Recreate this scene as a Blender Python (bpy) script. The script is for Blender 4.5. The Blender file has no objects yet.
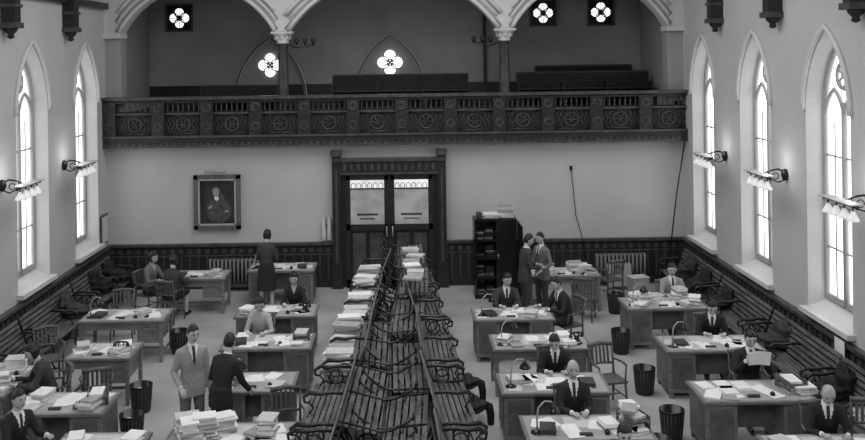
import bpy, bmesh, math, random
from mathutils import Vector, Matrix
from mathutils.bvhtree import BVHTree
random.seed(11)
sc = bpy.context.scene
sc.view_settings.view_transform = 'Standard'
sc.view_settings.look = 'None'
V = Vector
pi = math.pi

# ------------------------------------------------------------------ materials
MATS = {}
def mat(name, v, rough=0.6, var=0.0, scale=4.0, bump=0.0, bscale=30.0, stretch=(1,1,1), spec=0.4, metal=0.0):
    if name in MATS: return MATS[name]
    m = bpy.data.materials.new(name); m.use_nodes = True
    nt = m.node_tree; b = nt.nodes['Principled BSDF']
    b.inputs['Base Color'].default_value = (v, v, v, 1)
    b.inputs['Roughness'].default_value = rough
    b.inputs['Metallic'].default_value = metal
    b.inputs['Specular IOR Level'].default_value = spec
    tc = nt.nodes.new('ShaderNodeTexCoord')
    mp = nt.nodes.new('ShaderNodeMapping'); mp.inputs['Scale'].default_value = stretch
    nt.links.new(tc.outputs['Object'], mp.inputs['Vector'])
    if var > 0:
        n = nt.nodes.new('ShaderNodeTexNoise'); n.inputs['Scale'].default_value = scale
        n.inputs['Detail'].default_value = 5
        nt.links.new(mp.outputs[0], n.inputs['Vector'])
        r = nt.nodes.new('ShaderNodeValToRGB')
        a = max(0, v*(1-var)); c = min(1, v*(1+var))
        r.color_ramp.elements[0].position = 0.3; r.color_ramp.elements[1].position = 0.7
        r.color_ramp.elements[0].color = (a, a, a, 1); r.color_ramp.elements[1].color = (c, c, c, 1)
        nt.links.new(n.outputs['Fac'], r.inputs['Fac'])
        nt.links.new(r.outputs['Color'], b.inputs['Base Color'])
    if bump > 0:
        n2 = nt.nodes.new('ShaderNodeTexNoise'); n2.inputs['Scale'].default_value = bscale
        nt.links.new(mp.outputs[0], n2.inputs['Vector'])
        bp = nt.nodes.new('ShaderNodeBump'); bp.inputs['Strength'].default_value = bump
        bp.inputs['Distance'].default_value = 0.02
        nt.links.new(n2.outputs['Fac'], bp.inputs['Height'])
        nt.links.new(bp.outputs['Normal'], b.inputs['Normal'])
    MATS[name] = m
    return m
def emat(name, v, strength, var=0.0, scale=1.5):
    if name in MATS: return MATS[name]
    m = bpy.data.materials.new(name); m.use_nodes = True
    nt = m.node_tree; b = nt.nodes['Principled BSDF']
    b.inputs['Base Color'].default_value = (v, v, v, 1)
    b.inputs['Emission Color'].default_value = (1, 1, 1, 1)
    b.inputs['Emission Strength'].default_value = strength
    if var > 0:
        tc = nt.nodes.new('ShaderNodeTexCoord')
        n = nt.nodes.new('ShaderNodeTexNoise'); n.inputs['Scale'].default_value = scale
        nt.links.new(tc.outputs['Object'], n.inputs['Vector'])
        r = nt.nodes.new('ShaderNodeValToRGB')
        a = 1-var
        r.color_ramp.elements[0].position = 0.4; r.color_ramp.elements[1].position = 0.6
        r.color_ramp.elements[0].color = (a, a, a, 1)
        nt.links.new(n.outputs['Fac'], r.inputs['Fac'])
        nt.links.new(r.outputs['Color'], b.inputs['Emission Color'])
    MATS[name] = m
    return m

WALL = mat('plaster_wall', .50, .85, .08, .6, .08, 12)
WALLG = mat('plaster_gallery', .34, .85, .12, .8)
STONE = mat('painted_stone', .62, .7, .05, 2)
FLOOR = mat('worn_linoleum_floor', .41, .45, .18, 1.3, .05, 40)
CEIL = mat('ceiling_board', .35, .8, .1, 2)
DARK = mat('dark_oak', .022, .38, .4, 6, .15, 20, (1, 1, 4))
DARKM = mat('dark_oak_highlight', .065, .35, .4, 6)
DARK2 = mat('bench_slat_wood', .13, .33, .5, 4, .1, 30, (3, .6, 3))
IRON = mat('cast_iron', .012, .35, .2, 8, spec=.6)
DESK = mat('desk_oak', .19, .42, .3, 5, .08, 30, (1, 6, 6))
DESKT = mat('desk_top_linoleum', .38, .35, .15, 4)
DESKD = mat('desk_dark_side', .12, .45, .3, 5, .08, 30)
CHAIR = mat('chair_oak', .10, .4, .3, 8)
PAPER = mat('paper', .82, .8, .06, 9)
PAPER2 = mat('paper_grey', .56, .8, .1, 9)
FOLDER = mat('manila_folder', .36, .8, .1, 9)
BOOK = mat('ledger_cloth', .05, .6, .2, 9)
BLACK = mat('black_enamel', .012, .25)
METAL = mat('dull_steel', .35, .35)
FRAMEW = mat('window_paint', .36, .5, .05, 4)
SKIN = mat('skin', .44, .55, .05, 20)
EYE = mat('eye_dark', .02, .3)
LIP = mat('lip', .17, .5)
HAIRD = mat('hair_dark', .018, .45, .4, 40, .3, 90)
HAIRG = mat('hair_grey', .2, .5, .3, 40, .3, 90)
SHIRT = mat('shirt_white', .78, .7)
BLOUSE = mat('blouse_grey', .42, .75, .15, 30)
TIE = mat('tie_dark', .03, .5)
SUITD = mat('suit_black', .018, .8, .3, 25, .35, 14)
SUITM = mat('suit_charcoal', .045, .8, .25, 25, .35, 14)
SUITG = mat('suit_grey', .15, .8, .2, 25, .35, 14)
SUITL = mat('suit_light', .33, .8, .15, 25, .35, 14)
SHOE = mat('shoe_black', .01, .3)
GLOW = emat('window_glass_daylight', .8, 2.5, .35, .9)
GLOWQ = emat('quatrefoil_glass', .8, 1.6)
GLOWD = emat('door_glass', .6, .75, .35, 5)
FROST = emat('door_glass_lower', .25, .16, .5, 3)
SHADE = emat('opal_lamp_shade', .8, .25)

# ------------------------------------------------------------------ mesh builder
class MB:
    def __init__(s):
        s.v = []; s.f = []; s.m = []; s.sm = []; s.mats = []; s.M = Matrix.Identity(4)
    def mi(s, m):
        if m not in s.mats: s.mats.append(m)
        return s.mats.index(m)
    def add(s, vs, fs, m, smooth=False):
        o = len(s.v)
        s.v += [s.M @ V(p) for p in vs]
        k = s.mi(m)
        for f in fs:
            s.f.append([i+o for i in f]); s.m.append(k); s.sm.append(smooth)
    def box(s, c, d, m, R=None, taper=1.0):
        vs = []
        for z in (-.5, .5):
            t = taper if z < 0 else 1
            for x, y in ((-.5, -.5), (.5, -.5), (.5, .5), (-.5, .5)):
                p = V((x*d[0]*t, y*d[1]*t, z*d[2]))
                if R is not None: p = R @ p
                vs.append(V(c)+p)
        s.add(vs, [(0, 3, 2, 1), (4, 5, 6, 7), (0, 1, 5, 4), (1, 2, 6, 5), (2, 3, 7, 6), (3, 0, 4, 7)], m)
    def rings(s, R, m, cap=True, smooth=True, closed=True):
        n = len(R[0]); vs = [p for r in R for p in r]; fs = []
        for i in range(len(R)-1):
            for j in range(n if closed else n-1):
                k = (j+1) % n
                fs.append((i*n+j, i*n+k, (i+1)*n+k, (i+1)*n+j))
        if cap and closed:
            fs.append(tuple(range(n))[::-1]); fs.append(tuple((len(R)-1)*n+j for j in range(n)))
        s.add(vs, fs, m, smooth)
    def limb(s, pts, rad, m, n=8, closed=False):
        pts = [V(p) for p in pts]
        if not hasattr(rad, '__len__'): rad = [rad]*len(pts)
        R = []; up = None
        for i, p in enumerate(pts):
            a = pts[max(i-1, 0)]; b = pts[min(i+1, len(pts)-1)]
            if closed:
                a = pts[i-1]; b = pts[(i+1) % len(pts)]
            t = (b-a).normalized()
            if up is None:
                up = V((0, 0, 1)) if abs(t.z) < .9 else V((1, 0, 0))
            x = t.cross(up)
            if x.length < 1e-4: x = t.cross(V((0, 1, 0)))
            x.normalize(); up = x.cross(t).normalized()
            R.append([p+(x*math.cos(2*pi*j/n)+up*math.sin(2*pi*j/n))*rad[i] for j in range(n)])
        if closed: R.append(R[0])
        s.rings(R, m, cap=not closed)
    def cyl(s, a, b, r, m, r2=None, n=12): s.limb([a, b], [r, r if r2 is None else r2], m, n)
    def lathe(s, c, prof, m, n=16):
        s.rings([[V(c)+V((r*math.cos(2*pi*j/n), r*math.sin(2*pi*j/n), z)) for j in range(n)] for r, z in prof], m)
    def ell(s, c, r, m, R=None, nu=12, nv=8, fn=None):
        rr = []
        for i in range(nv+1):
            th = min(max(pi*i/nv, .01), pi-.01); ring = []
            for j in range(nu):
                ph = 2*pi*j/nu
                d = V((math.sin(th)*math.cos(ph), math.sin(th)*math.sin(ph), math.cos(th)))
                p = V((d.x*r[0], d.y*r[1], d.z*r[2]))
                if fn: p = fn(d, p)
                if R is not None: p = R @ p
                ring.append(V(c)+p)
            rr.append(ring)
        s.rings(rr, m)
    def mesh(s, name):
        me = bpy.data.meshes.new(name)
        me.from_pydata([tuple(v) for v in s.v], [], s.f)
        for m in s.mats: me.materials.append(m)
        me.polygons.foreach_set('material_index', s.m)
        me.polygons.foreach_set('use_smooth', s.sm)
        me.update()
        return me
    def obj(s, name, loc=(0, 0, 0), rz=0, fix=True, bevel=0):
        me = s.mesh(name)
        if fix:
            bm = bmesh.new(); bm.from_mesh(me)
            bmesh.ops.recalc_face_normals(bm, faces=bm.faces); bm.to_mesh(me); bm.free()
        return place(name, me, loc, rz, bevel)
def place(name, me, loc=(0, 0, 0), rz=0, bevel=0, rx=0, ry=0):
    o = bpy.data.objects.new(name, me); sc.collection.objects.link(o)
    o.location = loc; o.rotation_euler = (rx, ry, math.radians(rz))
    if bevel:
        b = o.modifiers.new('edge', 'BEVEL'); b.width = bevel; b.segments = 2; b.limit_method = 'ANGLE'
    return o

# ------------------------------------------------------------------ room shell
XL, XR, YB, YG, ZT, YF = -7.0, 6.72, 21.4, 25.0, 9.2, -3.0
b = MB(); b.box((( XL+XR)/2, (YF+YG)/2, -.1), (XR-XL+1.4, YG-YF+1, .2), FLOOR); b.obj('floor')
b = MB(); b.box(((XL+XR)/2, (YF+YG)/2, ZT+.1), (XR-XL+1.4, YG-YF+1, .2), CEIL)
b.obj('ceiling')
b = MB(); b.box(((XL+XR)/2, YF-.1, ZT/2), (XR-XL+1, .2, ZT), WALL); b.obj('wall_front')

def gothic(a, zs, n=9):
    L = []
    for i in range(n+1):
        t = math.radians(180-60*i/n); L.append((a+2*a*math.cos(t), zs+2*a*math.sin(t)))
    Rr = [(-u, z) for u, z in reversed(L[:-1])]
    return L+Rr
WY = [20.0, 17.1, 14.2, 11.3, 8.4, 5.5, 2.6]
WA, WS, WZ0, IN = .74, 4.48, 1.22, .86
def side_wall(name, X, sgn, wn):
    b = MB()
    P = lambda u, z, d=0: (X+sgn*d, u, z)
    def q(a0, z0, a1, z1): b.add([P(a0, z0), P(a1, z0), P(a1, z1), P(a0, z1)], [(0, 1, 2, 3)], WALL)
    edges = [YG] + [e for y in WY for e in (y+WA, y-WA)] + [YF]
    for i in range(0, len(edges), 2): q(edges[i+1], 0, edges[i], ZT)
    for y in WY:
        q(y-WA, 0, y+WA, WZ0)
        arc = gothic(WA, WS)
        for (u0, z0), (u1, z1) in zip(arc[:-1], arc[1:]):
            b.add([P(y+u0, z0), P(y+u1, z1), P(y+u1, ZT), P(y+u0, ZT)], [(0, 1, 2, 3)], WALL)
        o1 = [(-WA, WZ0)]+arc+[(WA, WZ0)]
        arc2 = gothic(WA*IN, WS+.06)
        o2 = [(-WA*IN, WZ0+.18)]+arc2+[(WA*IN, WZ0+.18)]
        n = len(o1)
        vs = [P(y+u, z) for u, z in o1]+[P(y+u, z, .32) for u, z in o2]
        b.add(vs, [(i, (i+1) % n, (i+1) % n+n, i+n) for i in range(n)], STONE)
    b.box((X+sgn*.75, (YF+YG)/2, ZT/2), (.1, YG-YF, ZT), WALL)
    b.obj(name, fix=False)
    for y in WY:
        w = MB(); a = WA*IN; zs = WS+.06; z0 = WZ0+.18; D = .28
        arc = gothic(a, zs)
        n = len(arc)+2
        o = [(-a, z0)]+arc+[(a, z0)]
        w.add([P(y+u, z, D+.04) for u, z in o], [tuple(range(n))], GLOW)
        w.limb([P(y+u, z, D) for u, z in o], .05, FRAMEW, 6, closed=True)
        w.limb([P(y, z0, D), P(y, zs+.1, D)], .05, FRAMEW, 6)
        for sd in (-1, 1):
            sub = gothic(a/2, zs-.25, 6)
            w.limb([P(y+sd*a/2+u, z, D) for u, z in sub], .035, FRAMEW, 6)
            w.limb([P(y+sd*a/2, z0, D), P(y+sd*a/2, zs-.25, D)], .014, FRAMEW, 5)
            for z in (z0+.05, 2.92): w.box(P(y+sd*a/2, z, D), (.05, a-.05, .07), FRAMEW)
        w.limb([P(y-a, 3.0, D), P(y+a, 3.0, D)], .045, FRAMEW, 6)
        for z in (2.25, 3.75): w.limb([P(y-a, z, D), P(y+a, z, D)], .018, FRAMEW, 5)
        cz = zs+.52
        w.limb([P(y+.21*math.cos(t*pi/8), cz+.21*math.sin(t*pi/8), D) for t in range(16)], .035, FRAMEW, 6, closed=True)
        for k in range(4):
            cx, cc = .1*math.cos(k*pi/2), .1*math.sin(k*pi/2)
            w.limb([P(y+cx+.08*math.cos(t*pi/5), cz+cc+.08*math.sin(t*pi/5), D-.02) for t in range(10)], .016, FRAMEW, 5, closed=True)
        w.obj('window_%d' % wn[0], fix=False); wn[0] += 1
        t = MB()
        hood = gothic(WA+.05, WS)
        t.limb([P(y+u, z, -.02) for u, z in hood], .045, STONE, 6)
        t.box(P(y, WZ0-.04, -.05), (.16, 2*WA+.16, .08), STONE)
        t.obj('trim_%d' % wn[1]); wn[1] += 1
wn = [1, 1]
side_wall('wall_left', XL, -1, wn)
side_wall('wall_right', XR, 1, wn)

b = MB()
b.box(((XL+XR)/2, YB+.2, 1.72), (XR-XL, .4, 3.44), WALL); b.obj('wall_back')
b = MB()
b.box(((XL+XR)/2, (YB+YG)/2, 3.55), (XR-XL, YG-YB, .22), DARK)
b.box(((XL+XR)/2, 23.3, 3.78), (XR-XL, 3.4, .24), DARK)
b.box(((XL+XR)/2, 23.9, 4.0), (XR-XL, 2.2, .22), DARK)
b.obj('gallery_floor')
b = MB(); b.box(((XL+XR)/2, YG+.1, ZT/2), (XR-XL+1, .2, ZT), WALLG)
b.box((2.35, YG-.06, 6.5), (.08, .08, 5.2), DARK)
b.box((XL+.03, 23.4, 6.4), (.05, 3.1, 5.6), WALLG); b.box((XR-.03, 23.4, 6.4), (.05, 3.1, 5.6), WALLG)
b.box(((XL+XR)/2, YG-.04, 4.4), (XR-XL, .06, .6), DARK)
b.obj('wall_gallery')

b = MB()
CX = [-2.80, 2.50]
spans = [(-6.62, -2.98, 1.1), (-2.62, 2.32, 1.3), (2.68, 6.34, 1.1)]
ZS = 6.08; y0, y1 = 21.3, 21.75
edges = [XL]+[e for s_ in spans for e in s_[:2]]+[XR]
for i in range(0, len(edges), 2):
    xa, xb = edges[i], edges[i+1]
    b.box(((xa+xb)/2, (y0+y1)/2, (ZS+ZT)/2), (xb-xa, y1-y0, ZT-ZS), STONE)
for xa, xb, h in spans:
    hs = (xb-xa)/2; R = (hs*hs+h*h)/(2*h); cz = ZS+h-R; cx = (xa+xb)/2
    N = 24; th0 = math.asin(hs/R); P = []
    for i in range(N+1):
        t = -th0+2*th0*i/N; P.append((cx+R*math.sin(t), cz+R*math.cos(t)))
    for (u0, z0), (u1, z1) in zip(P[:-1], P[1:]):
        for yy in (y0, y1): b.add([(u0, yy, z0), (u1, yy, z1), (u1, yy, ZT), (u0, yy, ZT)], [(0, 1, 2, 3)], STONE)
        b.add([(u0, y0, z0), (u1, y0, z1), (u1, y1, z1), (u0, y1, z0)], [(0, 1, 2, 3)], STONE)
    for dr, yy, r, mm in ((.03, y0-.03, .05, STONE), (.17, y0-.02, .03, STONE), (.30, y0-.03, .045, STONE), (.1, y0-.005, .025, WALLG), (.235, y0-.005, .02, WALLG)):  # darker WALLG bands paint the shadow in the gaps between mouldings
        Rr = R+dr
        def lim(t): return abs(Rr*math.sin(t)) < hs+.13
        pts = [(cx+Rr*math.sin(-th0+2*th0*i/N), yy, cz+Rr*math.cos(-th0+2*th0*i/N)) for i in range(N+1) if lim(-th0+2*th0*i/N)]
        b.limb(pts, r, mm, 8)
b.box((XL+.19, 21.55, 5.2), (.38, .4, 1.8), WALLG); b.box((XR-.19, 21.55, 5.2), (.38, .4, 1.8), WALLG)
for x in (XL+.19, XR-.19): b.box((x, 21.48, 6.02), (.46, .5, .12), STONE)
b.obj('wall_arcade', fix=False)
for x in CX:
    b = MB()
    b.lathe((x, 21.58, 3.68), [(.2, 0), (.2, .12), (.13, .2), (.12, 2.04), (.14, 2.06), (.14, 2.09), (.12, 2.11)], DARKM, 16)
    b.lathe((x, 21.52, 5.78), [(.13, 0), (.15, .03), (.14, .06), (.17, .14), (.21, .2), (.24, .22), (.24, .26)], STONE, 16)
    for k in range(8):
        a = k*pi/4
        b.ell((x+.17*math.cos(a), 21.52+.17*math.sin(a), 5.93), (.04, .04, .06), STONE, nu=8, nv=6)
    b.box((x, 21.52, 6.05), (.5, .5, .05), STONE)
    b.obj('gallery_column')
    sx = 1 if x < 0 else -1
    g = MB()
    g.limb([(x+sx*.14, 21.4, 5.75), (x+sx*.35, 21.3, 5.68), (x+sx*.75, 21.3, 5.75)], .015, BLACK, 6)
    for dx in (.35, .55, .75):
        g.lathe((x+sx*dx, 21.3, 5.74), [(.02, 0), (.05, .06), (.06, .12), (.04, .16)], BLACK, 10)
    g.obj('gallery_bracket_lamp')

def quatre(name, x, z, r, square):
    b = MB(); Y = YG-.03
    if square: b.box((x, Y, z), (.74, .04, .74), BLACK)
    k = r*.5
    for i in range(4):
        cx, cz = x+k*math.cos(i*pi/2), z+k*math.sin(i*pi/2)
        pts = [(cx+r*.46*math.cos(t*pi/8), Y-.03, cz+r*.46*math.sin(t*pi/8)) for t in range(16)]
        b.add(pts, [tuple(range(16))], GLOWQ)
        b.limb(pts, .02, DARK if square else STONE, 5, closed=True)
    b.add([(x-k*.55, Y-.035, z-k*.55), (x+k*.55, Y-.035, z-k*.55), (x+k*.55, Y-.035, z+k*.55), (x-k*.55, Y-.035, z+k*.55)], [(0, 1, 2, 3)], GLOWQ)
    for t in (pi/4, -pi/4):
        b.limb([(x-r*.5*math.cos(t), Y-.05, z-r*.5*math.sin(t)), (x+r*.5*math.cos(t), Y-.05, z+r*.5*math.sin(t))], .012, DARK, 5)
    for rr in (.22,): b.limb([(x+r*rr*math.cos(t*pi/8), Y-.05, z+r*rr*math.sin(t*pi/8)) for t in range(16)], .014, DARK, 5, closed=True)
    if square:
        for t in (0, pi/2): b.limb([(x-r*math.cos(t), Y-.05, z-r*math.sin(t)), (x+r*math.cos(t), Y-.05, z+r*math.sin(t))], .012, DARK, 5)
        for sx, sz, w, h in ((0, .35, .74, .05), (0, -.35, .74, .05), (.35, 0, .05, .74), (-.35, 0, .05, .74)):
            b.box((x+sx, Y-.03, z+sz), (w, .06, h), DARKM)
    else:
        pts = [(x+u, Y-.02, zz) for u, zz in gothic(.98, z-.95)]
        b.limb([(x-.98, Y-.02, z-1.3)]+pts+[(x+.98, Y-.02, z-1.3)], .05, STONE, 6)
        b.limb([(p[0], Y-.065, p[2]) for p in pts], .02, DARKM, 5)
    b.obj(name, fix=False)
quatre('window_15', -3.6, 5.24, .36, False)
quatre('window_16', -.28, 5.27, .38, False)
quatre('window_17', -6.1, 6.58, .30, True)
quatre('window_18', 3.98, 6.58, .30, True)
quatre('window_19', 5.58, 6.58, .30, True)

b = MB()
L = XR-XL; cx = (XL+XR)/2; Y = 21.22
b.box((cx, Y, 3.49), (L, .24, .22), DARK)
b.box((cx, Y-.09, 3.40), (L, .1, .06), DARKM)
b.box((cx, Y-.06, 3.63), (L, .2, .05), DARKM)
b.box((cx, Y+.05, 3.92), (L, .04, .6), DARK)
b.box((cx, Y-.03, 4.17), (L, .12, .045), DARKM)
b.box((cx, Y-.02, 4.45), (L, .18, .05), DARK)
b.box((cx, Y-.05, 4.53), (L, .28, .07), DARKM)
nb = 12; bw = L/nb
for i in range(int(L/.16)):
    b.box((XL+.08+i*.16, Y-.12, 3.45), (.07, .05, .06), DARKM)
for i in range(nb):
    x0 = XL+i*bw
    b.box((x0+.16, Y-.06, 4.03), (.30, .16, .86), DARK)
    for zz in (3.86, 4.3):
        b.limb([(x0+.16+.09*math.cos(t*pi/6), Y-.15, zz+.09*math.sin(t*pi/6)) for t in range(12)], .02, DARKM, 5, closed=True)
        for q_ in range(6): b.ell((x0+.16+.045*math.cos(q_*pi/3), Y-.15, zz+.045*math.sin(q_*pi/3)), (.022, .02, .022), DARKM, nu=6, nv=4)
    xs = [x0+.36+k*(bw-.4)/6 for k in range(7)]
    for x in xs:
        b.lathe((x, Y, 4.19), [(.02, 0), (.03, .05), (.016, .09), (.028, .15), (.016, .2), (.026, .25)], DARKM, 6)
    xa, xb = xs[0]-.03, xs[-1]+.03; xm_ = (xa+xb)/2; wq = (xb-xa)/2
    for zz in (3.69, 4.12): b.limb([(xa, Y-.0, zz), (xb, Y-.0, zz)], .016, DARKM, 5)
    # carved strapwork: central rosette, scrolls and diagonal ribs
    b.limb([(xm_+.16*math.cos(t*pi/8), Y-.01, 3.905+.16*math.sin(t*pi/8)) for t in range(16)], .022, DARKM, 5, closed=True)
    for q_ in range(6): b.limb([(xm_, Y-.01, 3.905), (xm_+.15*math.cos(q_*pi/3), Y-.01, 3.905+.15*math.sin(q_*pi/3))], .014, DARKM, 5)
    for sg in (-1, 1):
        for k in range(3):
            u = xm_+sg*(.22+k*.09)
            b.limb([(u, Y-.01, 3.70), (u+sg*.05, Y-.02, 3.80), (u-sg*.02, Y-.02, 3.92), (u+sg*.05, Y-.02, 4.02), (u, Y-.01, 4.11)], .013, DARKM, 5)
b.obj('gallery_parapet')

def pew(x, y, z, w, h=.95):
    b = MB()
    b.box((0, 0, h/2+.1), (w, .05, h-.2), DARK, Matrix.Rotation(.12, 3, 'X'))
    b.box((0, -.25, .45), (w, .42, .04), DARK)
    b.box((0, .06, h), (w, .08, .05), DARKM)
    n = max(2, int(w/.9))
    for i in range(n+1):
        x_ = -w/2+i*w/n
        b.box((x_, -.2, .3), (.05, .45, .6), DARK)
        b.box((x_, .03, h/2), (.06, .1, h+.04), DARKM)
    b.obj('gallery_pew', (x, y, z))
pew(-.0, 23.5, 4.11, 3.5, .85); pew(4.75, 23.5, 4.11, 3.4, .85); pew(-4.1, 22.9, 3.9, 1.9, .85); pew(5.0, 24.6, 4.11, 2.6, 1.0)

def wains(name, p0, p1, nrm):
    p0 = V(p0); p1 = V(p1); d = p1-p0; Ln = d.length; d.normalize(); n = V(nrm)
    ang = math.atan2(d.y, d.x); R = Matrix.Rotation(ang, 3, 'Z')
    b = MB()
    def bx(u, z, w, h, t, m, off=0):
        c = p0+d*u+n*(t/2+off)+V((0, 0, z)); b.box(c, (w, t, h), m, R)
    bx(Ln/2, .5, Ln, 1.0, .05, DARK); bx(Ln/2, 1.04, Ln, .06, .12, DARKM); bx(Ln/2, .09, Ln, .18, .09, DARK)
    bx(Ln/2, .78, Ln, .03, .07, DARKM); bx(Ln/2, .99, Ln, .03, .09, DARK)
    k = int(Ln/.2)
    for i in range(k):
        u = (i+.5)*Ln/k
        bx(u, .46, .03, .6, .065, DARKM)
        bx(u, .885, .10, .10, .07, DARKM)
    b.obj(name)
wains('baseboard_back_left', (XL, YB, 0), (-1.66, YB, 0), (0, -1, 0))
wains('baseboard_back_right', (1.06, YB, 0), (XR, YB, 0), (0, -1, 0))
wains('baseboard_left', (XL, YF, 0), (XL, YB-.1, 0), (1, 0, 0))
wains('baseboard_right', (XR, YF, 0), (XR, YB-.1, 0), (-1, 0, 0))

def post(X, y, sg):
    b = MB(); x = X+sg*.13
    b.box((x, y, 7.65), (.26, .24, 3.1), DARK)
    b.box((x, y, 6.1), (.34, .32, .1), DARKM)
    b.lathe((x, y, 5.86), [(.02, 0), (.07, .03), (.05, .08), (.11, .14), (.13, .2)], DARK, 10)
    b.box((x, y, 6.45), (.32, .30, .06), DARKM)
    b.limb([(X+sg*.25, y, 7.0), (X+sg*.6, y, 7.9), (X+sg*1.4, y, 8.6), (X+sg*2.4, y, 8.9)], .1, DARK, 8)
    b.box((X+sg*1.6, y, 9.05), (3.2, .25, .25), DARK)
    b.obj('roof_bracket')
for y in (18.8, 15.9, 13.0, 10.1, 7.2, 4.3):
    post(XL, y, 1); post(XR, y, -1)
b = MB()
b.box((XL+.06, (YF+YB)/2, 6.72), (.12, YB-YF, .14), DARK); b.obj('trim_15')
b = MB(); b.box((XR-.06, (YF+YB)/2, 6.85), (.12, YB-YF, .14), DARK); b.obj('trim_16')

b = MB(); X = -.3; Y = YB
b.box((X, Y-.06, 1.35), (2.4, .12, 2.7), DARK)
for s in (-1, 1):
    b.box((X+s*1.24, Y-.12, 1.6), (.2, .24, 3.2), DARK)
    b.box((X+s*1.24, Y-.14, 3.18), (.26, .3, .12), DARKM)
    b.box((X+s*1.24, Y-.14, .3), (.26, .28, .6), DARK)
    b.box((X+s*1.24, Y-.25, 1.7), (.05, .03, 2.2), DARKM)
b.box((X, Y-.13, 2.86), (2.4, .24, .3), DARK); b.box((X, Y-.16, 3.02), (2.6, .3, .07), DARKM); b.box((X, Y-.16, 2.70), (2.3, .2, .05), DARKM)
for i in range(14): b.box((X-1.04+i*.16, Y-.26, 2.86), (.06, .03, .16), DARKM)
for s in (-1, 1):
    cxx = X+s*.52
    for dx in (-.46, .46): b.box((cxx+dx, Y-.15, 1.32), (.1, .06, 2.64), DARK)
    for zz, h in ((2.6, .12), (1.42, .14), (.1, .2)): b.box((cxx, Y-.15, zz), (1.0, .06, h), DARK)
    b.box((cxx, Y-.13, 2.44), (.80, .02, .20), GLOWD)
    b.box((cxx, Y-.13, 1.90), (.80, .02, .88), FROST)
    for k in range(6): b.limb([(cxx-.33+k*.13+.05*math.cos(t*pi/5), Y-.15, 2.40+.07*math.sin(t*pi/5)) for t in range(10)], .010, FRAMEW, 5, closed=True)
    b.box((cxx, Y-.145, 2.33), (.82, .03, .03), DARK)
    b.box((cxx, Y-.142, 1.72), (.5, .01, .05), DARKM); b.box((cxx, Y-.142, 1.62), (.36, .01, .03), DARKM)
    for r_ in (-1, 1): b.box((cxx+r_*.2, Y-.14, .78), (.3, .04, 1.0), DARKM)
    b.cyl((X+s*.07, Y-.2, 1.2), (X+s*.07, Y-.2, 1.45), .015, METAL)
b.box((X, Y-.16, 1.3), (.05, .07, 2.6), DARK)
b.obj('door_1')

b = MB(); X, Z, Y = -4.38, 2.05, YB
GOLD = mat('gilt_frame', .12, .35, .4, 20); INN = mat('frame_liner', .42, .5)
CAN = mat('portrait_canvas', .03, .5, .6, 3)
b.box((X, Y-.03, Z), (.9, .04, 1.12), CAN)
for dx, dz, w, h in ((0, .6, 1.1, .1), (0, -.6, 1.1, .1), (.5, 0, .1, 1.28), (-.5, 0, .1, 1.28)):
    b.box((X+dx, Y-.06, Z+dz), (w, .1, h), GOLD)
for dx, dz, w, h in ((0, .53, .94, .035), (0, -.53, .94, .035), (.43, 0, .035, 1.08), (-.43, 0, .035, 1.08)):
    b.box((X+dx, Y-.075, Z+dz), (w, .06, h), INN)
PF = mat('portrait_flesh', .3, .6, .2, 20); PR = mat('portrait_robe', .07, .6, .4, 9)
def disc(c, rx, rz, m, y, n=16, rot=0):
    b.add([(c[0]+rx*math.cos(t*2*pi/n)*math.cos(rot)-rz*math.sin(t*2*pi/n)*math.sin(rot), y, c[1]+rx*math.cos(t*2*pi/n)*math.sin(rot)+rz*math.sin(t*2*pi/n)*math.cos(rot)) for t in range(n)], [tuple(range(n))], m)
disc((X+.03, Z-.2), .30, .30, PR, Y-.053); disc((X+.05, Z+.02), .14, .2, PR, Y-.054)
disc((X-.03, Z+.22), .07, .10, PF, Y-.056); disc((X-.03, Z+.27), .085, .08, HAIRG, Y-.055); disc((X-.02, Z+.09), .05, .06, SHIRT, Y-.056, rot=.4)
disc((X-.17, Z-.12), .06, .03, PF, Y-.056, rot=.6); disc((X+.22, Z-.22), .05, .03, PF, Y-.056)
b.obj('framed_portrait', fix=False)
b = MB()
b.limb([(X, Y-.02, Z+.68), (X, Y-.12, Z+.78), (X, Y-.22, Z+.76)], .01, METAL, 6)
b.cyl((X-.25, Y-.24, Z+.75), (X+.25, Y-.24, Z+.75), .035, METAL); b.obj('picture_lamp')
for dx in (-1.86, -1.73):
    b = MB(); b.lathe((dx, YB-.1, 1.12), [(.05, 0), (.055, .02), (.055, .42), (.03, .5), (.015, .52), (.015, .56)], PAPER2, 14)
    b.limb([(dx, YB-.1, 1.66), (dx+.05, YB-.14, 1.64), (dx+.06, YB-.15, 1.4)], .008, BLACK, 5)
    b.box((dx, YB-.05, 1.4), (.07, .06, .2), BLACK)
    b.obj('fire_extinguisher')
b = MB(); b.box((XL+.04, 21.03, 1.5), (.02, .46, .7), DARKM); b.box((XL+.055, 21.03, 1.5), (.01, .38, .6), PAPER2); b.obj('wall_notice')
RP = mat('radiator_paint', .16, .5)
def radiator(x, y, w, h=.75):
    b = MB(); n = int(w/.09)
    for i in range(n):
        xx = -w/2+(i+.5)*w/n
        b.limb([(xx, -.06, .1), (xx, -.06, h), (xx, .06, h), (xx, .06, .1)], .03, RP, 6)
    b.cyl((-w/2, 0, .12), (w/2, 0, .12), .04, RP); b.cyl((-w/2, 0, h-.04), (w/2, 0, h-.04), .03, RP)
    for s in (-1, 1): b.box((s*(w/2-.04), 0, .05), (.05, .16, .1), RP)
    b.obj('cast_iron_radiator', (x, y, 0))
radiator(-3.9, 21.1, 1.3); radiator(5.1, 21.1, 1.2)

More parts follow.
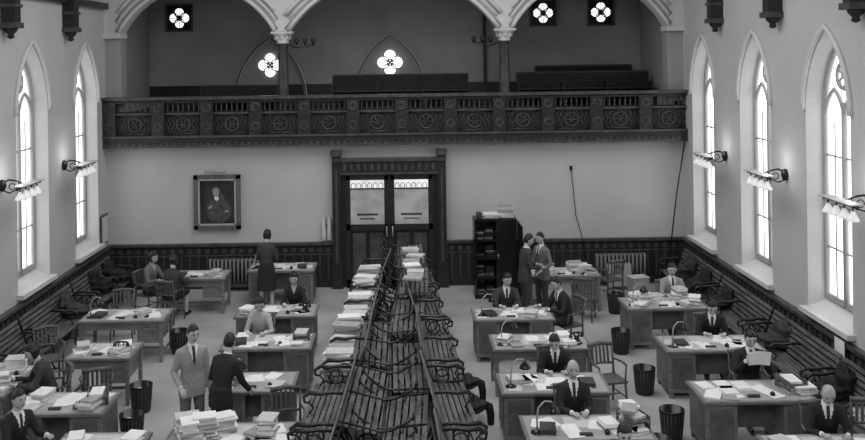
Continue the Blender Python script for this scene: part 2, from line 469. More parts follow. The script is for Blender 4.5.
b = MB()
b.limb([(4.02, YB-.02, 2.72), (4.06, YB-.03, 2.3), (4.12, YB-.03, 1.6), (4.24, YB-.14, 1.12), (4.3, YB-.14, .6)], .010, BLACK, 5)
b.box((4.02, YB-.03, 2.74), (.06, .04, .1), BLACK); b.obj('hanging_cord')
b = MB(); b.limb([(6.62, 21.0, 3.4), (6.4, 20.95, 2.2), (6.1, 20.9, .02)], .016, BLACK, 6); b.lathe((6.62, 21.0, 3.38), [(.02, 0), (.03, .05), (.01, .1)], BLACK, 8); b.obj('window_pole')

def wall_lamp(X, y, sg):
    b = MB(); z = 3.3
    # scrolled iron bracket on a wall rose
    b.lathe((0, 0, -.1), [(.03, 0), (.05, .03), (.07, .08), (.07, .12), (.05, .17), (.03, .2)], BLACK, 10)
    b.limb([(0, 0, .04), (sg*.12, 0, .10), (sg*.26, 0, .08), (sg*.40, 0, .02), (sg*.5, 0, .0)], .017, BLACK, 6)
    b.limb([(0, 0, -.08), (sg*.12, 0, -.13), (sg*.24, 0, -.08), (sg*.3, 0, .04)], .013, BLACK, 6)
    b.limb([(sg*(.17+.055*math.cos(t*pi/5)), 0, -.02+.055*math.sin(t*pi/5)) for t in range(10)], .009, BLACK, 5, closed=True)
    b.cyl((sg*.46, -.46, 0), (sg*.46, .46, 0), .018, BLACK, n=8)
    b.box((sg*.46, 0, .035), (.20, .96, .014), FRAMEW)
    for s in (-1, 1): b.ell((sg*.46, s*.48, 0), (.03, .03, .03), BLACK, nu=8, nv=6)
    for k in range(4):
        yy = -.36+k*.24
        b.cyl((sg*.46, yy, 0), (sg*.46, yy, -.07), .012, BLACK, n=6)
        b.lathe((sg*.46, yy, -.20), [(.085, 0), (.08, .03), (.05, .08), (.03, .12), (.025, .14)], SHADE, 12)
    o = b.obj('wall_lamp', (X+sg*.03, y, z))
    l = bpy.data.lights.new('lamp_glow', 'POINT'); l.energy = 4; l.shadow_soft_size = .1
    lo = bpy.data.objects.new('lamp_glow', l); sc.collection.objects.link(lo); lo.parent = o; lo.location = (sg*.3, 0, .22)
for y in (18.6, 15.7, 12.8, 9.9):
    wall_lamp(XL, y, 1); wall_lamp(XR, y, -1)

# ------------------------------------------------------------------ benches
def bench_mesh(Ln, st):
    b = MB()
    for i in range(6): b.box((.03+i*.072, 0, .44-.012*math.sin(i/5*pi)), (.054, Ln, .022), DARK2)
    for i in range(6):
        t = i/5; b.box((-.03-.14*t, 0, .50+.40*t), (.020, Ln, .060), DARK2, Matrix.Rotation(-.32, 3, 'Y'))
    for k in range(st):
        y = -Ln/2+.06+k*(Ln-.12)/(st-1)
        b.limb([(.43, y, .0), (.37, y, .12), (.41, y, .28), (.42, y, .42)], [.018, .016, .016, .018], IRON, 6)
        b.limb([(-.16, y, 0), (-.07, y, .15), (-.02, y, .3), (-.02, y, .42), (-.19, y, .92)], .017, IRON, 6)
        b.limb([(.42, y, .41), (.2, y, .40), (-.02, y, .42)], .016, IRON, 6)
        b.limb([(-.11, y, .70), (.05, y, .72), (.2, y, .70), (.34, y, .71), (.42, y, .66), (.41, y, .59), (.35, y, .58), (.33, y, .63)], [.016, .024, .028, .028, .023, .018, .014, .01], IRON, 6)
        b.limb([(.35, y, .44), (.30, y, .52), (.36, y, .6)], .013, IRON, 6)
        b.limb([(.18+.1*math.cos(t*pi/6), y, .25+.1*math.sin(t*pi/6)) for t in range(12)], .014, IRON, 5, closed=True)
        if k in (0, st-1): b.limb([(.12+.095*math.cos(t*pi/6), y, .57+.095*math.sin(t*pi/6)) for t in range(12)], .013, IRON, 5, closed=True)
        b.limb([(.41, y, .15), (.28, y, .2), (.08, y, .2), (-.04, y, .14)], .013, IRON, 6)
        for fx in (.43, -.16): b.box((fx, y, .01), (.08, .05, .02), IRON)
    me = b.mesh('slatted_bench')
    bm = bmesh.new(); bm.from_mesh(me); bmesh.ops.recalc_face_normals(bm, faces=bm.faces); bm.to_mesh(me); bm.free()
    return me
BM = bench_mesh(2.08, 3); BML = bench_mesh(2.4, 3)
def bench_row(x_at, ys, z, facing, jitter=.03, ry=0):
    for y in ys:
        x = x_at(y); dx = x_at(y+.5)-x_at(y-.5)
        rz = -math.degrees(math.atan(dx)) + random.uniform(-1.8, 1.8) + (180 if facing < 0 else 0)
        zz = z(y) if callable(z) else z
        place('slatted_bench', BM, (x+random.uniform(-jitter, jitter), y+random.uniform(-.06, .06), zz), rz, ry=math.radians(ry+(random.uniform(-5, 5) if ry else 0)))
ys = [9.4, 11.55, 13.7, 15.85, 18.0]
xl = lambda y: -.50-.50*(18.5-y)/8
xr = lambda y: .24+.28*(18-y)/7.5
xm = lambda y: -.12-.14*(18-y)/7.5
bench_row(xl, ys, 0, -1); bench_row(xr, ys, 0, 1)
bench_row(lambda y: xl(y)+.06, ys, .46, -1, .04); bench_row(lambda y: xr(y)-.04, ys, .46, 1, .04)
bench_row(lambda y: xm(y)+.42, [9.5, 11.7, 13.8], lambda y: .93+.04*(y-9), -1, .03, 100)
bench_row(lambda y: xm(y)-.42, [8.9, 10.9, 13.0, 15.1], lambda y: .98+.04*(y-9), 1, .03, 105)
bench_row(lambda y: -.50, [17.1, 19.1], 1.30, 1, .03, 108)
for y in (19.6, 17.1, 14.6, 12.1, 9.6):
    place('slatted_bench', BML, (XR-.38, y, 0), 180)
    place('slatted_bench', BML, (XL+.38, y, 0), 0)

# ------------------------------------------------------------------ papers
PM = [PAPER, PAPER, PAPER2, PAPER, FOLDER]
def stack(b, x, y, z, h, w=.24, d=.33, rot=0, n=None, ms=PM):
    n = n or max(1, int(h/.022)); zz = z; hh = h/n
    for i in range(n):
        m = random.choice(ms)
        R = Matrix.Rotation(rot+random.uniform(-.18, .18), 3, 'Z')
        b.box((x+random.uniform(-.012, .012), y+random.uniform(-.012, .012), zz+hh/2), (w*random.uniform(.85, 1.05), d*random.uniform(.85, 1.05), hh*.86), m, R)
        zz += hh
PM2 = [PAPER, PAPER2, PAPER2, FOLDER, FOLDER]
b = MB()
y = 13.0
while y < 18.9:
    x = xl(y)-.14
    stack(b, x, y, .915, random.uniform(.16, .36)*(1 if y > 14 else .6), .42, .27, random.uniform(-.25, .25), ms=PM2)
    y += .33
b.obj('paper_bundles')
b = MB()
for y in (15.9, 16.3, 16.75, 17.2, 17.7, 18.2):
    stack(b, .20+random.uniform(-.05, .1), y, 1.52, random.uniform(.03, .09), .34, .28, random.uniform(-.5, .5), ms=PM2)
b.obj('paper_bundles')

# ------------------------------------------------------------------ desks
def desk(x, y, w=1.5, d=.82, rz=0, kind='ped'):
    b = MB(); h = .76
    b.box((0, 0, h-.02), (w, d, .04), DESK); b.box((0, 0, h+.001), (w-.09, d-.09, .006), DESKT)
    if kind == 'ped':
        for s in (-1, 1):
            px = s*(w/2-.25)
            b.box((px, 0, .40), (.42, d-.1, .62), DESK)
            for k in range(3):
                zz = .17+.2*k+.06
                b.box((px, (d-.1)/2+.008, zz), (.36, .02, .17), DESK)
                b.cyl((px-.05, (d-.1)/2+.03, zz), (px+.05, (d-.1)/2+.03, zz), .01, METAL, n=6)
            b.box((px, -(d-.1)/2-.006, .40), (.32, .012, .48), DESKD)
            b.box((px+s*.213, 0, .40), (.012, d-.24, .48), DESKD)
            for sx in (-.17, .17):
                for sy in (-1, 1): b.box((px+sx, sy*(d/2-.09), .05), (.06, .06, .1), DESK)
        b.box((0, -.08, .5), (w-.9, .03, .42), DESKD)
        b.box((0, d/2-.08, .67), (w-.9, .03, .1), DESK)
    else:
        for sx in (-1, 1):
            for sy in (-1, 1): b.box((sx*(w/2-.06), sy*(d/2-.06), .36), (.07, .07, .72), DESK, taper=.75)
        for sy in (-1, 1): b.box((0, sy*(d/2-.07), .65), (w-.14, .025, .14), DESK)
        for sx in (-1, 1): b.box((sx*(w/2-.07), 0, .65), (.025, d-.14, .14), DESK); b.box((sx*(w/2-.07), 0, .15), (.03, d-.14, .04), DESK)
        b.box((0, 0, .15), (w-.14, .03, .04), DESK)
        b.box((w/2-.3, 0, .47), (.4, d-.16, .26), DESK)
    b.obj('office_desk', (x, y, 0), rz, bevel=.006)

def telephone(x, y, z=.765, rz=0):
    b = MB()
    b.lathe((0, 0, 0), [(.09, 0), (.09, .02), (.06, .05), (.04, .09), (.045, .11)], BLACK, 14)
    b.limb([(-.1, 0, .15), (-.08, 0, .165), (0, 0, .175), (.08, 0, .165), (.1, 0, .15)], [.02, .016, .014, .016, .02], BLACK, 8)
    for s in (-1, 1): b.lathe((s*.1, 0, .1), [(.032, 0), (.032, .02), (.02, .05)], BLACK, 10)
    for s in (-1, 1): b.box((s*.04, 0, .13), (.015, .05, .04), BLACK)
    b.lathe((0, -.06, .03), [(.035, 0), (.035, .01), (.01, .012)], METAL, 12)
    b.obj('telephone', (x, y, z), rz)
def desk_lamp(x, y, z=.765, rz=0):
    b = MB()
    b.lathe((0, 0, 0), [(.08, 0), (.08, .015), (.03, .03), (.012, .05)], BLACK, 14)
    b.limb([(0, 0, .03), (0, 0, .2), (.02, 0, .31), (.1, 0, .38), (.19, 0, .37), (.22, 0, .33)], .011, METAL, 6)
    b.lathe((.22, 0, .24), [(.085, 0), (.08, .02), (.05, .06), (.02, .09), (.015, .11)], BLACK, 14)
    b.obj('desk_lamp', (x, y, z), rz)
def tray(x, y, z=.765, rz=0):
    b = MB()
    for k in range(2):
        zz = .01+.1*k
        b.box((0, 0, zz), (.27, .36, .012), CHAIR)
        for s in (-1, 1): b.box((s*.13, 0, zz+.03), (.01, .36, .05), CHAIR)
        b.box((0, .175, zz+.03), (.27, .01, .05), CHAIR)
        stack(b, 0, 0, zz+.008, .04, .2, .3)
    for sx in (-1, 1):
        for sy in (-1, 1): b.box((sx*.13, sy*.17, .08), (.015, .015, .16), CHAIR)
    b.obj('letter_tray', (x, y, z), rz)
def bin_(x, y, r=.17, h=.42):
    b = MB()
    b.lathe((0, 0, 0), [(r*.78, 0), (r*.8, .01), (r, h-.02), (r*1.05, h-.015), (r*1.05, h), (r*.96, h), (r*.76, .03)], BLACK, 20)
    for k in range(20):
        a = k*pi/10
        b.limb([(r*.8*math.cos(a), r*.8*math.sin(a), .02), (r*1.01*math.cos(a), r*1.01*math.sin(a), h-.03)], .006, DARKM, 4)
    for k in range(5): b.ell((random.uniform(-.06, .06), random.uniform(-.06, .06), h*.75), (.05, .05, .04), PAPER2, nu=6, nv=4)
    b.obj('wastepaper_basket', (x, y, 0))

def clutter(x, y, w, d, rz, heavy=.4, items='', keep=.28):
    M = Matrix.Translation((x, y, 0)) @ Matrix.Rotation(math.radians(rz), 4, 'Z')
    b = MB(); z = .766
    n = int(6+heavy*10)
    for i in range(n):
        px = random.choice([-1, 1])*random.uniform(keep, w/2-.17); py = random.uniform(-d/2+.18, d/2-.2)
        stack(b, px, py, z, random.choice([.006, .01, .03, .05, .03+.24*heavy*random.random()]), .21, .29, random.uniform(-.5, .5))
    for i in range(3):
        R = Matrix.Rotation(random.uniform(-.4, .4), 3, 'Z')
        b.box((random.uniform(-.25, .25), random.uniform(-d/2+.2, d/2-.2), z+.002+.002*i), (.21, .28, .002), PAPER, R)
    b.box((0, .14, z+.001), (.5, .34, .003), PAPER2)
    b.lathe((.22, -.22, z), [(.035, 0), (.035, .04), (.015, .05), (.015, .06)], BLACK, 10)
    b.box((-.05, -.25, z+.015), (.16, .05, .03), BOOK)
    if random.random() < .6: b.box((random.choice([-1, 1])*(w/2-.3), -.1, z+.03), (.2, .27, .06), BOOK, Matrix.Rotation(random.uniform(-.3, .3), 3, 'Z'))
    b.obj('desk_papers', (x, y, 0), rz)
    for i, c in enumerate(items):
        loc = {'p': V((w/2-.22, -.14, .766)), 'l': V((-w/2+.16, -.16, .766)), 't': V((w/2-.2, .02, .766))}[c]
        g = M @ loc
        {'p': telephone, 'l': desk_lamp, 't': tray}[c](g.x, g.y, g.z, rz+random.uniform(-25, 25))

DK = [
 (-5.10, 16.6, 1.55, 0, 'tab', .3, 'l'), (-4.45, 19.6, 1.3, 0, 'tab', .6, ''), (-2.70, 20.2, 1.5, 0, 'ped', .3, 'l'),
 (-2.35, 16.75, 1.5, 0, 'ped', .4, 'p'), (-2.25, 14.95, 1.5, 0, 'ped', .4, 't'), (-2.15, 13.1, 1.15, 0, 'ped', .6, 'l'),
 (-2.15, 11.25, 1.65, 0, 'ped', 1.0, ''), (-4.68, 12.4, 1.3, 0, 'ped', .5, 't'), (-4.85, 14.6, 1.05, 0, 'tab', .5, 'p'),
 (-6.05, 13.3, 1.3, 90, 'ped', .9, ''), (-3.75, 11.0, 1.1, 0, 'tab', .3, ''),
 (1.97, 16.35, 1.45, 0, 'ped', .5, 'l'), (2.22, 14.75, 1.6, 0, 'tab', .4, 'lp'), (2.12, 12.9, 1.55, 0, 'ped', .6, 'l'),
 (2.28, 11.35, 1.6, 0, 'ped', .9, 'lt'), (4.86, 16.9, 1.5, 0, 'ped', .9, 'l'), (4.92, 14.55, 1.57, 0, 'ped', .3, 'l'),
 (4.80, 12.5, 1.55, 0, 'ped', .2, 't'), (5.05, 10.65, 1.5, 0, 'ped', .6, 'p'), (3.42, 19.4, 1.55, 0, 'tab', 1.0, ''),
 (2.5, 9.5, 1.5, 0, 'ped', .5, '')]
for x, y, w, rz, k, hv, it in DK:
    desk(x, y, w, .82, rz, k); clutter(x, y, w, .82, rz, hv, it)
b = MB()
for i, (x, y, h) in enumerate([(-2.75, 11.35, .22), (-2.5, 11.2, .28), (-2.3, 11.4, .2), (-2.62, 11.05, .14)]): stack(b, x, y, .77, h, .3, .24, .3)
for x, y, h in [(4.45, 17.05, .14), (4.75, 17.1, .1), (3.1, 19.5, .16), (3.7, 19.45, .2), (-5.9, 13.7, .2), (-6.1, 13.0, .12), (5.5, 12.4, .1)]: stack(b, x, y, .77, h, .3, .24, .2)
b.obj('document_bundles')
for x, y in ((-4.18, 16.75), (-4.1, 14.0), (-3.9, 12.85), (3.95, 16.4), (3.85, 14.45), (3.78, 12.75), (4.45, 18.9), (3.3, 11.8)): bin_(x, y)

# ------------------------------------------------------------------ chairs
def chair_mesh():
    b = MB(); z = .45
    b.box((0, 0, z-.015), (.44, .42, .03), CHAIR)
    for sx in (-1, 1):
        b.limb([(sx*.19, -.18, .43), (sx*.21, -.2, 0)], [.02, .015], CHAIR, 6)
        b.limb([(sx*.2, .24, 0), (sx*.19, .19, .43), (sx*.19, .21, .65), (sx*.2, .28, .92)], [.016, .02, .018, .016], CHAIR, 6)
        b.limb([(sx*.2, .24, .67), (sx*.24, .0, .68), (sx*.23, -.15, .67)], [.014, .02, .018], CHAIR, 6)
        b.limb([(sx*.23, -.14, .67), (sx*.2, -.16, .44)], .014, CHAIR, 6)
        b.cyl((sx*.2, -.19, .2), (sx*.2, .22, .2), .01, CHAIR, n=6)
    b.cyl((-.2, 0, .2), (.2, 0, .2), .01, CHAIR, n=6)
    b.limb([(-.21, .27, .88), (0, .31, .9), (.21, .27, .88)], .032, CHAIR, 6)
    b.limb([(-.2, .22, .6), (0, .25, .61), (.2, .22, .6)], .018, CHAIR, 6)
    for k in range(5):
        x = -.13+k*.065; b.box((x, .265, .745), (.035, .012, .27), CHAIR, Matrix.Rotation(-.17, 3, 'X'))
    me = b.mesh('wooden_armchair')
    bm = bmesh.new(); bm.from_mesh(me); bmesh.ops.recalc_face_normals(bm, faces=bm.faces); bm.to_mesh(me); bm.free()
    return me
CM = chair_mesh()
def chair(x, y, rz): place('wooden_armchair', CM, (x, y, 0), rz)

# ------------------------------------------------------------------ people
def ik(sh, tg, l1, l2, pole):
    d = tg-sh; L = min(d.length, (l1+l2)*.995); d.normalize()
    a = (l1*l1-l2*l2+L*L)/(2*L); h = math.sqrt(max(l1*l1-a*a, 0))
    p = pole-d*pole.dot(d); p.normalize()
    return sh+d*a+p*h, sh+d*L
def hand(b, w, d, nrm, side, curl=.5):
    d = d.normalized(); n = (nrm-d*nrm.dot(d)).normalized(); s = d.cross(n).normalized()*side
    R = Matrix((s, d, n)).transposed()
    b.ell(w+d*.045, (.040, .055, .017), SKIN, R, 10, 6)
    for k, L in enumerate((.068, .078, .073, .056)):
        o = w+d*.085+s*(.028-.019*k); c = curl
        p1 = o+(d*math.cos(c*.4)+n*math.sin(c*.4))*L*.45
        p2 = p1+(d*math.cos(c*1.2)+n*math.sin(c*1.2))*L*.32
        p3 = p2+(d*math.cos(c*1.9)+n*math.sin(c*1.9))*L*.25
        b.limb([o-d*.02, o, p1, p2, p3], [.009, .009, .0085, .008, .006], SKIN, 6)
    t0 = w+d*.03+s*.03
    b.limb([t0, t0+(d*.6+s*.7).normalized()*.032, t0+(d*.6+s*.7).normalized()*.032+(d*.9+s*.25+n*.3).normalized()*.034], [.012, .0105, .008], SKIN, 6)
def person(name, x, y, yaw, pose='sit', lean=12, head=(0, 15), hands=None, suit=SUITD, trou=None, hair='dark', style='man', shirt=SHIRT, tie=True, hgt=1.0, hz=0, legs=None):
    trou = trou or suit; fem = style == 'woman'
    A = MB(); zp = .55 if pose == 'sit' else .95
    pel = V((0, 0, zp)); la = math.radians(lean)
    D = lambda a: V((0, -math.sin(a), math.cos(a))); Fw = lambda a: V((0, -math.cos(a), -math.sin(a)))
    a1, a2, a3 = la*.7, la, la*1.15
    w = pel+D(a1)*.17; c = w+D(a2)*.19; sh = c+D(a3)*.12; nb = sh+D(a3)*.065
    k = .88 if fem else 1.0
    def ring(p, a, rx, ry, n=16):
        f = Fw(a); u = V((1, 0, 0)); return [p+u*rx*math.cos(2*pi*j/n)+f*ry*math.sin(2*pi*j/n) for j in range(n)]
    wk = .80 if fem else 1
    A.rings([ring(pel-D(a1)*.09, a1*.5, .13, .10), ring(pel, a1, .175, .125), ring(w, a2, .152*wk, .115), ring((w+c)/2, a2, .17*k, .128),
             ring(c, a2, .188*k, .128), ring(sh-D(a3)*.04, a3, .20*k, .112), ring(sh+D(a3)*.0, a3, .185*k, .095), ring(sh+D(a3)*.035, a3, .12*k, .075), ring(nb, a3, .062, .06)], suit)
    if pose == 'stand' and not fem:
        A.rings([ring(pel+V((0, 0, .1)), 0, .165, .125), ring(pel-V((0, 0, .05)), 0, .19, .14), ring(pel-V((0, 0, .17)), 0, .195, .145)], suit)
    B = MB()
    for s in (-1, 1):
        S = sh+V((s*.165*k, 0, 0))-D(a3)*.03
        if hands and hands[(s+1)//2] is not None: tg = V(hands[(s+1)//2])
        elif pose == 'sit': tg = V((s*.15, -.42-max(0, math.sin(la))*.2, .80))
        else: tg = V((s*.27, -.06, zp-.13))
        el, wr = ik(S, tg, .29, .26, V((s*.45, .45, -.9)))
        A.limb([S-V((s*.05, 0, -.01)), S, (S*.5+el*.5), el, (el*.5+wr*.5), wr], [.06*k, .066*k, .058*k, .052*k, .046, .040], suit, 10)
        dd = (wr-el).normalized()
        B.limb([wr-dd*.01, wr+dd*.014], [.034, .032], shirt, 10)
        nrm = V((0, 0, -1)) if abs(dd.z) < .7 else V((-s, 0, 0))
        hand(B, wr+dd*.01, dd, nrm, -s, .55)
        hp = pel+V((s*.09, 0, -.03))
        if pose == 'sit': kn = V((s*.13, -.43, .54)); an = V((s*.13, -.42, .10))
        else:
            kn = V((s*.11, -.03, .50)); an = V((s*.12, .02, .09))
            if legs: an = an+V((0, s*legs, 0)); kn = kn+V((0, s*legs*.5, 0))
        if fem:
            A.limb([kn, kn*.45+an*.55, an], [.052, .05, .034], SKIN, 10)
            if pose == 'sit': A.limb([hp, hp*.5+kn*.5, kn+V((0, -.02, 0))], [.10, .095, .085], trou, 12)
            else: A.limb([hp, kn], [.08, .055], trou, 10)
        else: A.limb([hp, hp*.5+kn*.5, kn, kn*.5+an*.5, an], [.095, .083, .066, .062, .058], trou, 12)
        A.limb([an+V((0, .04, -.04)), an+V((0, -.06, -.035)), an+V((0, -.17, -.055)), an+V((0, -.2, -.06))], [.042, .045, .036, .02], SHOE, 10)
    if fem and pose == 'stand':
        A.rings([ring(pel+V((0, 0, .12)), 0, .14, .11), ring(pel, 0, .185, .14), ring(pel-V((0, 0, .2)), 0, .20, .16), ring(V((0, 0, .46)), 0, .22, .19)], trou)
    if fem and pose == 'sit':
        A.rings([[V((rx*math.cos(2*pi*j/14), yy, zz+rz_*math.sin(2*pi*j/14))) for j in range(14)] for yy, zz, rx, rz_ in ((.02, .54, .17, .1), (-.2, .54, .20, .09), (-.46, .53, .21, .08))], trou)
    me = A.mesh('tmp'); o = bpy.data.objects.new('tmp', me); sc.collection.objects.link(o)
    bmm = bmesh.new(); bmm.from_mesh(me); bmesh.ops.recalc_face_normals(bmm, faces=bmm.faces); bmm.to_mesh(me); bmm.free()
    r = o.modifiers.new('r', 'REMESH'); r.mode = 'VOXEL'; r.voxel_size = .014
    sm = o.modifiers.new('s', 'SMOOTH'); sm.iterations = 4; sm.factor = .5
    dg = bpy.context.evaluated_depsgraph_get(); ev = o.evaluated_get(dg); em = ev.to_mesh()
    vs = [v.co.copy() for v in em.vertices]; fs = [tuple(p.vertices) for p in em.polygons]; cen = [p.center.copy() for p in em.polygons]
    ev.to_mesh_clear(); bvh = BVHTree.FromPolygons([tuple(v) for v in A.v], A.f)
    bpy.data.objects.remove(o); bpy.data.meshes.remove(me)
    off = len(B.v); B.v += vs; f2 = Fw(a2)
    for f, ce in zip(fs, cen):
        hit = bvh.find_nearest(ce); m = A.mats[A.m[hit[2]]]
        if m is suit:
            q = ce-nb; dn = -q.dot(D(a2)); fr = q.dot(f2); lim = .27 if not fem else .13
            if fr > .02 and -.03 < dn < lim and abs(ce.x) < (lim-dn)*(.27 if not fem else .45):
                m = shirt if not fem else (shirt if shirt is not SHIRT else SKIN)
                if tie and not fem and abs(ce.x) < .02: m = TIE
        B.f.append([i+off for i in f]); B.m.append(B.mi(m)); B.sm.append(True)
    hy, hpch = math.radians(head[0]), math.radians(head[1])
    RH = Matrix.Rotation(hy, 3, 'Z') @ Matrix.Rotation(hpch, 3, 'X') @ Matrix.Rotation(math.radians(hz), 3, 'Y')
    base = nb+D(a3*.6)*.045
    hc = base+RH @ V((0, -.02, .105))
    B.limb([nb-D(a3)*.03, nb+D(a3)*.02, hc+RH @ V((0, .022, -.05))], [.058, .053, .05], SKIN, 12)
    if not fem: B.limb([nb-D(a3)*.02, nb+D(a3)*.018], [.066, .059], shirt, 14)
    HS = 1.07
    def hf(d, p):
        x_, y_, z_ = p; f = -d.y
        if d.z < 0:
            x_ *= 1-.30*(-d.z)**1.6
            if f < 0: y_ *= 1-.45*(-d.z)
        if f > 0: y_ *= .92+.10*max(0, -d.z)**2
        if f > .5:
            e = math.exp(-((abs(d.x)-.36)**2+(d.z-.10)**2)/.02); y_ *= 1-.07*e
            e = math.exp(-((abs(d.x)-.42)**2+(d.z+.22)**2)/.03); y_ *= 1+.03*e
        return V((x_, y_, z_))*HS
    B.ell(hc, (.074, .096, .118), SKIN, RH, 28, 22, hf)
    P = lambda a, bb, cc: hc+RH @ (V((a, bb, cc))*HS)
    B.limb([P(0, -.084, .024), P(0, -.093, .0), P(0, -.106, -.024), P(0, -.09, -.034)], [.007, .009, .012, .009], SKIN, 8)
    for s in (-1, 1): B.ell(P(s*.011, -.094, -.026), (.007, .008, .007), SKIN, RH, 8, 6)
    for s in (-1, 1):
        B.ell(P(s*.029, -.0775, .012), (.013, .006, .006), EYE, RH, 8, 6)
        B.limb([P(s*.014, -.088, .028), P(s*.030, -.086, .033), P(s*.046, -.074, .027)], [.0035, .0045, .003], HAIRD if hair == 'dark' else HAIRG, 5)
        B.ell(P(s*.074, .008, -.002), (.008, .018, .030), SKIN, RH, 10, 8)
    B.ell(P(0, -.085, -.058), (.021, .006, .0045), LIP, RH, 10, 6)
    HM = HAIRD if hair == 'dark' else HAIRG
    def hairf(d, p):
        f = -d.y; q = hf(d, p)
        u = max(0, min(1, (f+.05)/.6)); u = u*u*(3-2*u)
        th = -.6+.45*max(0, min(1, (f+.5)/.5)) + .68*u + .05*math.sin(5*d.x+1)*u
        if style == 'bald': e = min(.48-d.z, .15-f, d.z+.6)
        else: e = d.z-th
        if fem: e = max(e, min(.28-f, d.z+.93))
        t = max(0, min(1, e/.2+.5)); t = t*t*(3-2*t)
        hi = {'bald': 1.035, 'man': 1.055+.035*max(0, d.z)}.get(style, 1.15+.02*math.sin(9*d.x+7*d.z)+.05*math.sin(11*d.z)*(1 if f < .3 else 0))
        return q*(.93+(hi-.93)*t)+V((0, .003, .004*t))
    B.ell(hc, (.074, .096, .118), HM, RH, 36, 26, hairf)
    o = B.obj(name, (x, y, 0), yaw, fix=False); o.scale = (hgt, hgt, hgt); return o

person('standing_woman', -2.95, 19.45, 175, 'stand', lean=6, head=(0, 18), hands=((-.12, -.30, 1.12), (.12, -.30, 1.12)), suit=SUITM, trou=SUITD, style='woman', tie=False, hgt=.98)
person('seated_woman', -5.45, 19.3, 60, lean=10, suit=SUITG, trou=SUITD, style='woman'); chair(-5.45, 19.3, 60)
person('seated_woman', -4.85, 18.75, 165, lean=12, suit=SUITM, trou=SUITD, style='woman'); chair(-4.85, 18.75, 165)
person('seated_woman', -2.10, 17.45, 0, lean=14, suit=SUITD, style='woman'); chair(-2.10, 17.5, 0)
person('seated_woman', -2.50, 15.75, 0, lean=14, suit=BLOUSE, trou=SUITD, style='woman', head=(10, 25)); chair(-2.5, 15.8, 0)
person('standing_man', -2.98, 12.6, 30, 'stand', lean=3, head=(10, 10), suit=SUITL, trou=SUITG, hands=((-.22, -.22, .98), (.24, -.05, .83)), legs=.05)
person('standing_man', -2.50, 12.22, 150, 'stand', lean=18, head=(20, 20), suit=SUITD, trou=SUITD, hands=((-.2, -.38, .92), (.15, -.30, 1.0)), legs=-.06, hgt=.97)
person('seated_woman', -5.25, 13.35, -60, lean=20, head=(0, 25), suit=SUITM, trou=SUITD, style='woman'); chair(-5.25, 13.35, -60)
person('seated_man', -4.95, 11.35, 60, lean=10, head=(0, 5), suit=SUITD); chair(-5.0, 11.3, 60)
person('standing_man', 2.50, 18.5, 100, 'stand', lean=5, head=(-5, 15), suit=SUITM, hands=((-.15, -.3, 1.1), (.15, -.3, 1.1)))
person('standing_man', 2.92, 18.85, -60, 'stand', lean=2, head=(5, 10), suit=SUITG, trou=SUITM, hands=((-.15, -.28, 1.05), (.2, -.2, 1.0)), hgt=.98)
person('seated_man', 1.95, 17.15, 0, lean=14, head=(15, 18), suit=SUITM); chair(1.95, 17.2, 0)
person('seated_man', 3.02, 16.75, -65, lean=16, head=(0, 20), suit=SUITD); chair(3.05, 16.75, -65)
person('seated_man', 5.25, 17.7, 0, lean=12, head=(-10, 12), suit=SUITL, trou=SUITM); chair(5.25, 17.75, 0)
person('seated_man', 5.22, 15.35, -10, lean=22, head=(0, 30), suit=SUITD); chair(5.22, 15.42, -10)
person('seated_man', 5.12, 13.4, -5, lean=8, head=(0, 18), suit=SUITD, hands=((-.14, -.38, .98), (.14, -.38, .98))); chair(5.12, 13.45, -5)
person('seated_man', 2.28, 13.72, -5, lean=24, head=(-10, 30), suit=SUITD); chair(2.28, 13.8, 0)
person('seated_man', 2.26, 12.15, 0, lean=6, head=(-2, 4), suit=SUITD, style='bald', hands=((-.09, -.44, .80), (.11, -.42, .80))); chair(2.26, 12.17, 0)
person('seated_man', 5.30, 11.4, -10, lean=16, head=(0, 30), suit=SUITD, style='bald', hair='grey'); chair(5.3, 11.43, -10)
person('seated_man', 2.45, 10.25, 0, lean=14, head=(0, 20), suit=SUITD); chair(2.45, 10.3, 0)
b = MB()
b.add([(-.15, -.02, 0), (0, .02, 0), (.15, -.02, 0), (.15, -.10, .22), (0, -.06, .22), (-.15, -.10, .22)], [(0, 1, 4, 5), (1, 2, 3, 4)], PAPER)
b.obj('held_document', (5.09, 12.93, .96), -5, fix=False)
chair(-4.65, 13.6, 200)
chair(3.15, 13.9, 15); chair(-1.6, 12.2, 10); chair(3.7, 18.5, 160); chair(5.9, 11.5, -30); chair(-5.5, 17.6, 10); chair(-6.0, 15.2, 30); chair(4.6, 20.0, 200)

# ------------------------------------------------------------------ cupboard
b = MB()
w, d, h = .95, .5, 1.78
b.box((0, d/2-.015, h/2), (w, .03, h), BLACK)
for s in (-1, 1): b.box((s*(w/2-.02), 0, h/2), (.04, d, h), BLACK)
for z in (.05, .48, .9, 1.3, h-.02): b.box((0, 0, z), (w, d, .035), BLACK)
for z in (.07, .5, .92, 1.32):
    for k in range(4): stack(b, -.33+.22*k, .04, z, random.uniform(.05, .26), .18, .28, ms=[BOOK, BOOK, BLACK, FOLDER])
b.box((w/2+.02, -d/2-.36, h/2), (.03, .76, h-.06), BLACK)
b.box((w/2-.24, -d/2-.01, h/2), (.46, .025, h-.06), BLACK)
b.cyl((w/2-.42, -d/2-.03, .9), (w/2-.42, -d/2-.03, 1.0), .012, METAL, n=6)
b.obj('storage_cupboard', (2.08, 20.35, 0), 0)
b = MB(); stack(b, 2.0, 20.3, 1.79, .10, .4, .3, ms=PM2); stack(b, 2.33, 20.35, 1.79, .26, .35, .3, ms=PM2); b.box((1.78, 20.35, 1.84), (.2, .3, .09), BOOK); b.obj('document_bundles')

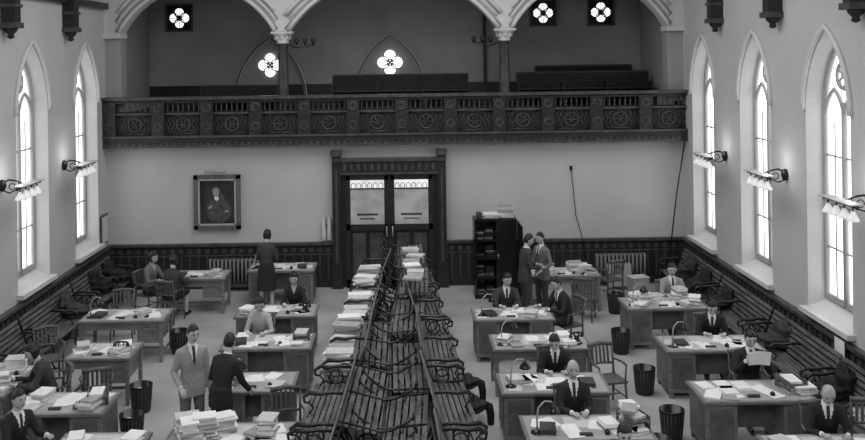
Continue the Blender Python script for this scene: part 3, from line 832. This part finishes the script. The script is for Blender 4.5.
def coat(x, y, z, s=1, m=SUITD, rz=0):
    b = MB(); sd = random.random()*9
    def fn(d_, p): return p*(1+.18*math.sin(6*d_.x+sd)+.15*math.sin(8*d_.z+sd*2)+.1*math.sin(13*d_.y))
    b.ell((0, 0, .13), (.26, .22, .12), m, nu=22, nv=14, fn=fn)
    b.ell((.16, .0, .26), (.12, .20, .20), m, nu=18, nv=12, fn=fn)
    b.limb([(-.2, -.1, .10), (-.30, -.16, .03), (-.33, -.2, -.12), (-.33, -.21, -.3)], [.07, .08, .07, .06], m, 10)
    b.obj('draped_coat', (x, y, z), rz).scale = (s, s, s)
coat(6.2, 18.9, .46, 1.0); coat(6.25, 15.2, .46, 1.0, SUITM); coat(6.2, 13.0, .46, 1.0); coat(6.2, 17.6, .46, .9); coat(6.22, 19.9, .46, 1.1, SUITM); coat(-6.5, 19.4, .46, 1.0, SUITD, 180); coat(-6.45, 17.6, .46, 1, SUITM, 180); coat(-6.5, 20.3, .46, 1.1, SUITD, 180)
coat(.92, 13.5, .47, .8, SUITD, 180); coat(.95, 12.6, .47, .8, SUITD, 180)
b = MB(); stack(b, 0, 0, 0, .2, .3, .35); b.obj('document_bundles', (6.2, 12.0, .46))
b = MB()
b.box((0, 0, .2), (.4, .3, .4), FOLDER); b.box((0, 0, .405), (.42, .32, .015), PAPER2); b.box((0, -.155, .25), (.1, .01, .04), METAL); b.obj('file_box', (5.3, 20.3, 0), 12)
b = MB()
for i in range(3): b.box((0, .05*i, .33), (.55, .02, .5), FOLDER, Matrix.Rotation(-.15+.05*i, 3, 'X'))
b.obj('cardboard_folders', (5.0, 20.75, 0), 5)
b = MB(); b.box((XR-.14, 13.6, .92), (.01, .3, .36), PAPER); b.obj('wall_notice')

# ------------------------------------------------------------------ lights
def area(name, loc, rot, sx, sy, e):
    l = bpy.data.lights.new(name, 'AREA'); l.shape = 'RECTANGLE'; l.size = sx; l.size_y = sy; l.energy = e
    o = bpy.data.objects.new(name, l); sc.collection.objects.link(o); o.location = loc; o.rotation_euler = rot
area('ceiling_fill_rear', (0, 15.0, 9.0), (0, 0, 0), 7, 8, 540)  # added fill light below the closed ceiling; the roof has no opening
area('ceiling_fill_front', (0, 4.5, 9.0), (math.radians(20), 0, 0), 7, 8, 700)  # second added fill, tilted, out of view; not a roof window
w = bpy.data.worlds.new('World'); sc.world = w; w.use_nodes = True
w.node_tree.nodes['Background'].inputs[0].default_value = (.8, .8, .8, 1); w.node_tree.nodes['Background'].inputs[1].default_value = .6

# ------------------------------------------------------------------ camera
cd = bpy.data.cameras.new('Camera'); cam = bpy.data.objects.new('Camera', cd); sc.collection.objects.link(cam)
cam.matrix_world = Matrix.Translation((0, 0, 5.5)) @ Matrix.Rotation(pi/2, 4, 'X') @ Matrix.Rotation(-.014, 4, 'Z')
cd.sensor_width = 36; cd.lens = 900*36/865
cd.shift_x = 32.5/865; cd.shift_y = -166/865
cd.clip_end = 100
sc.camera = cam
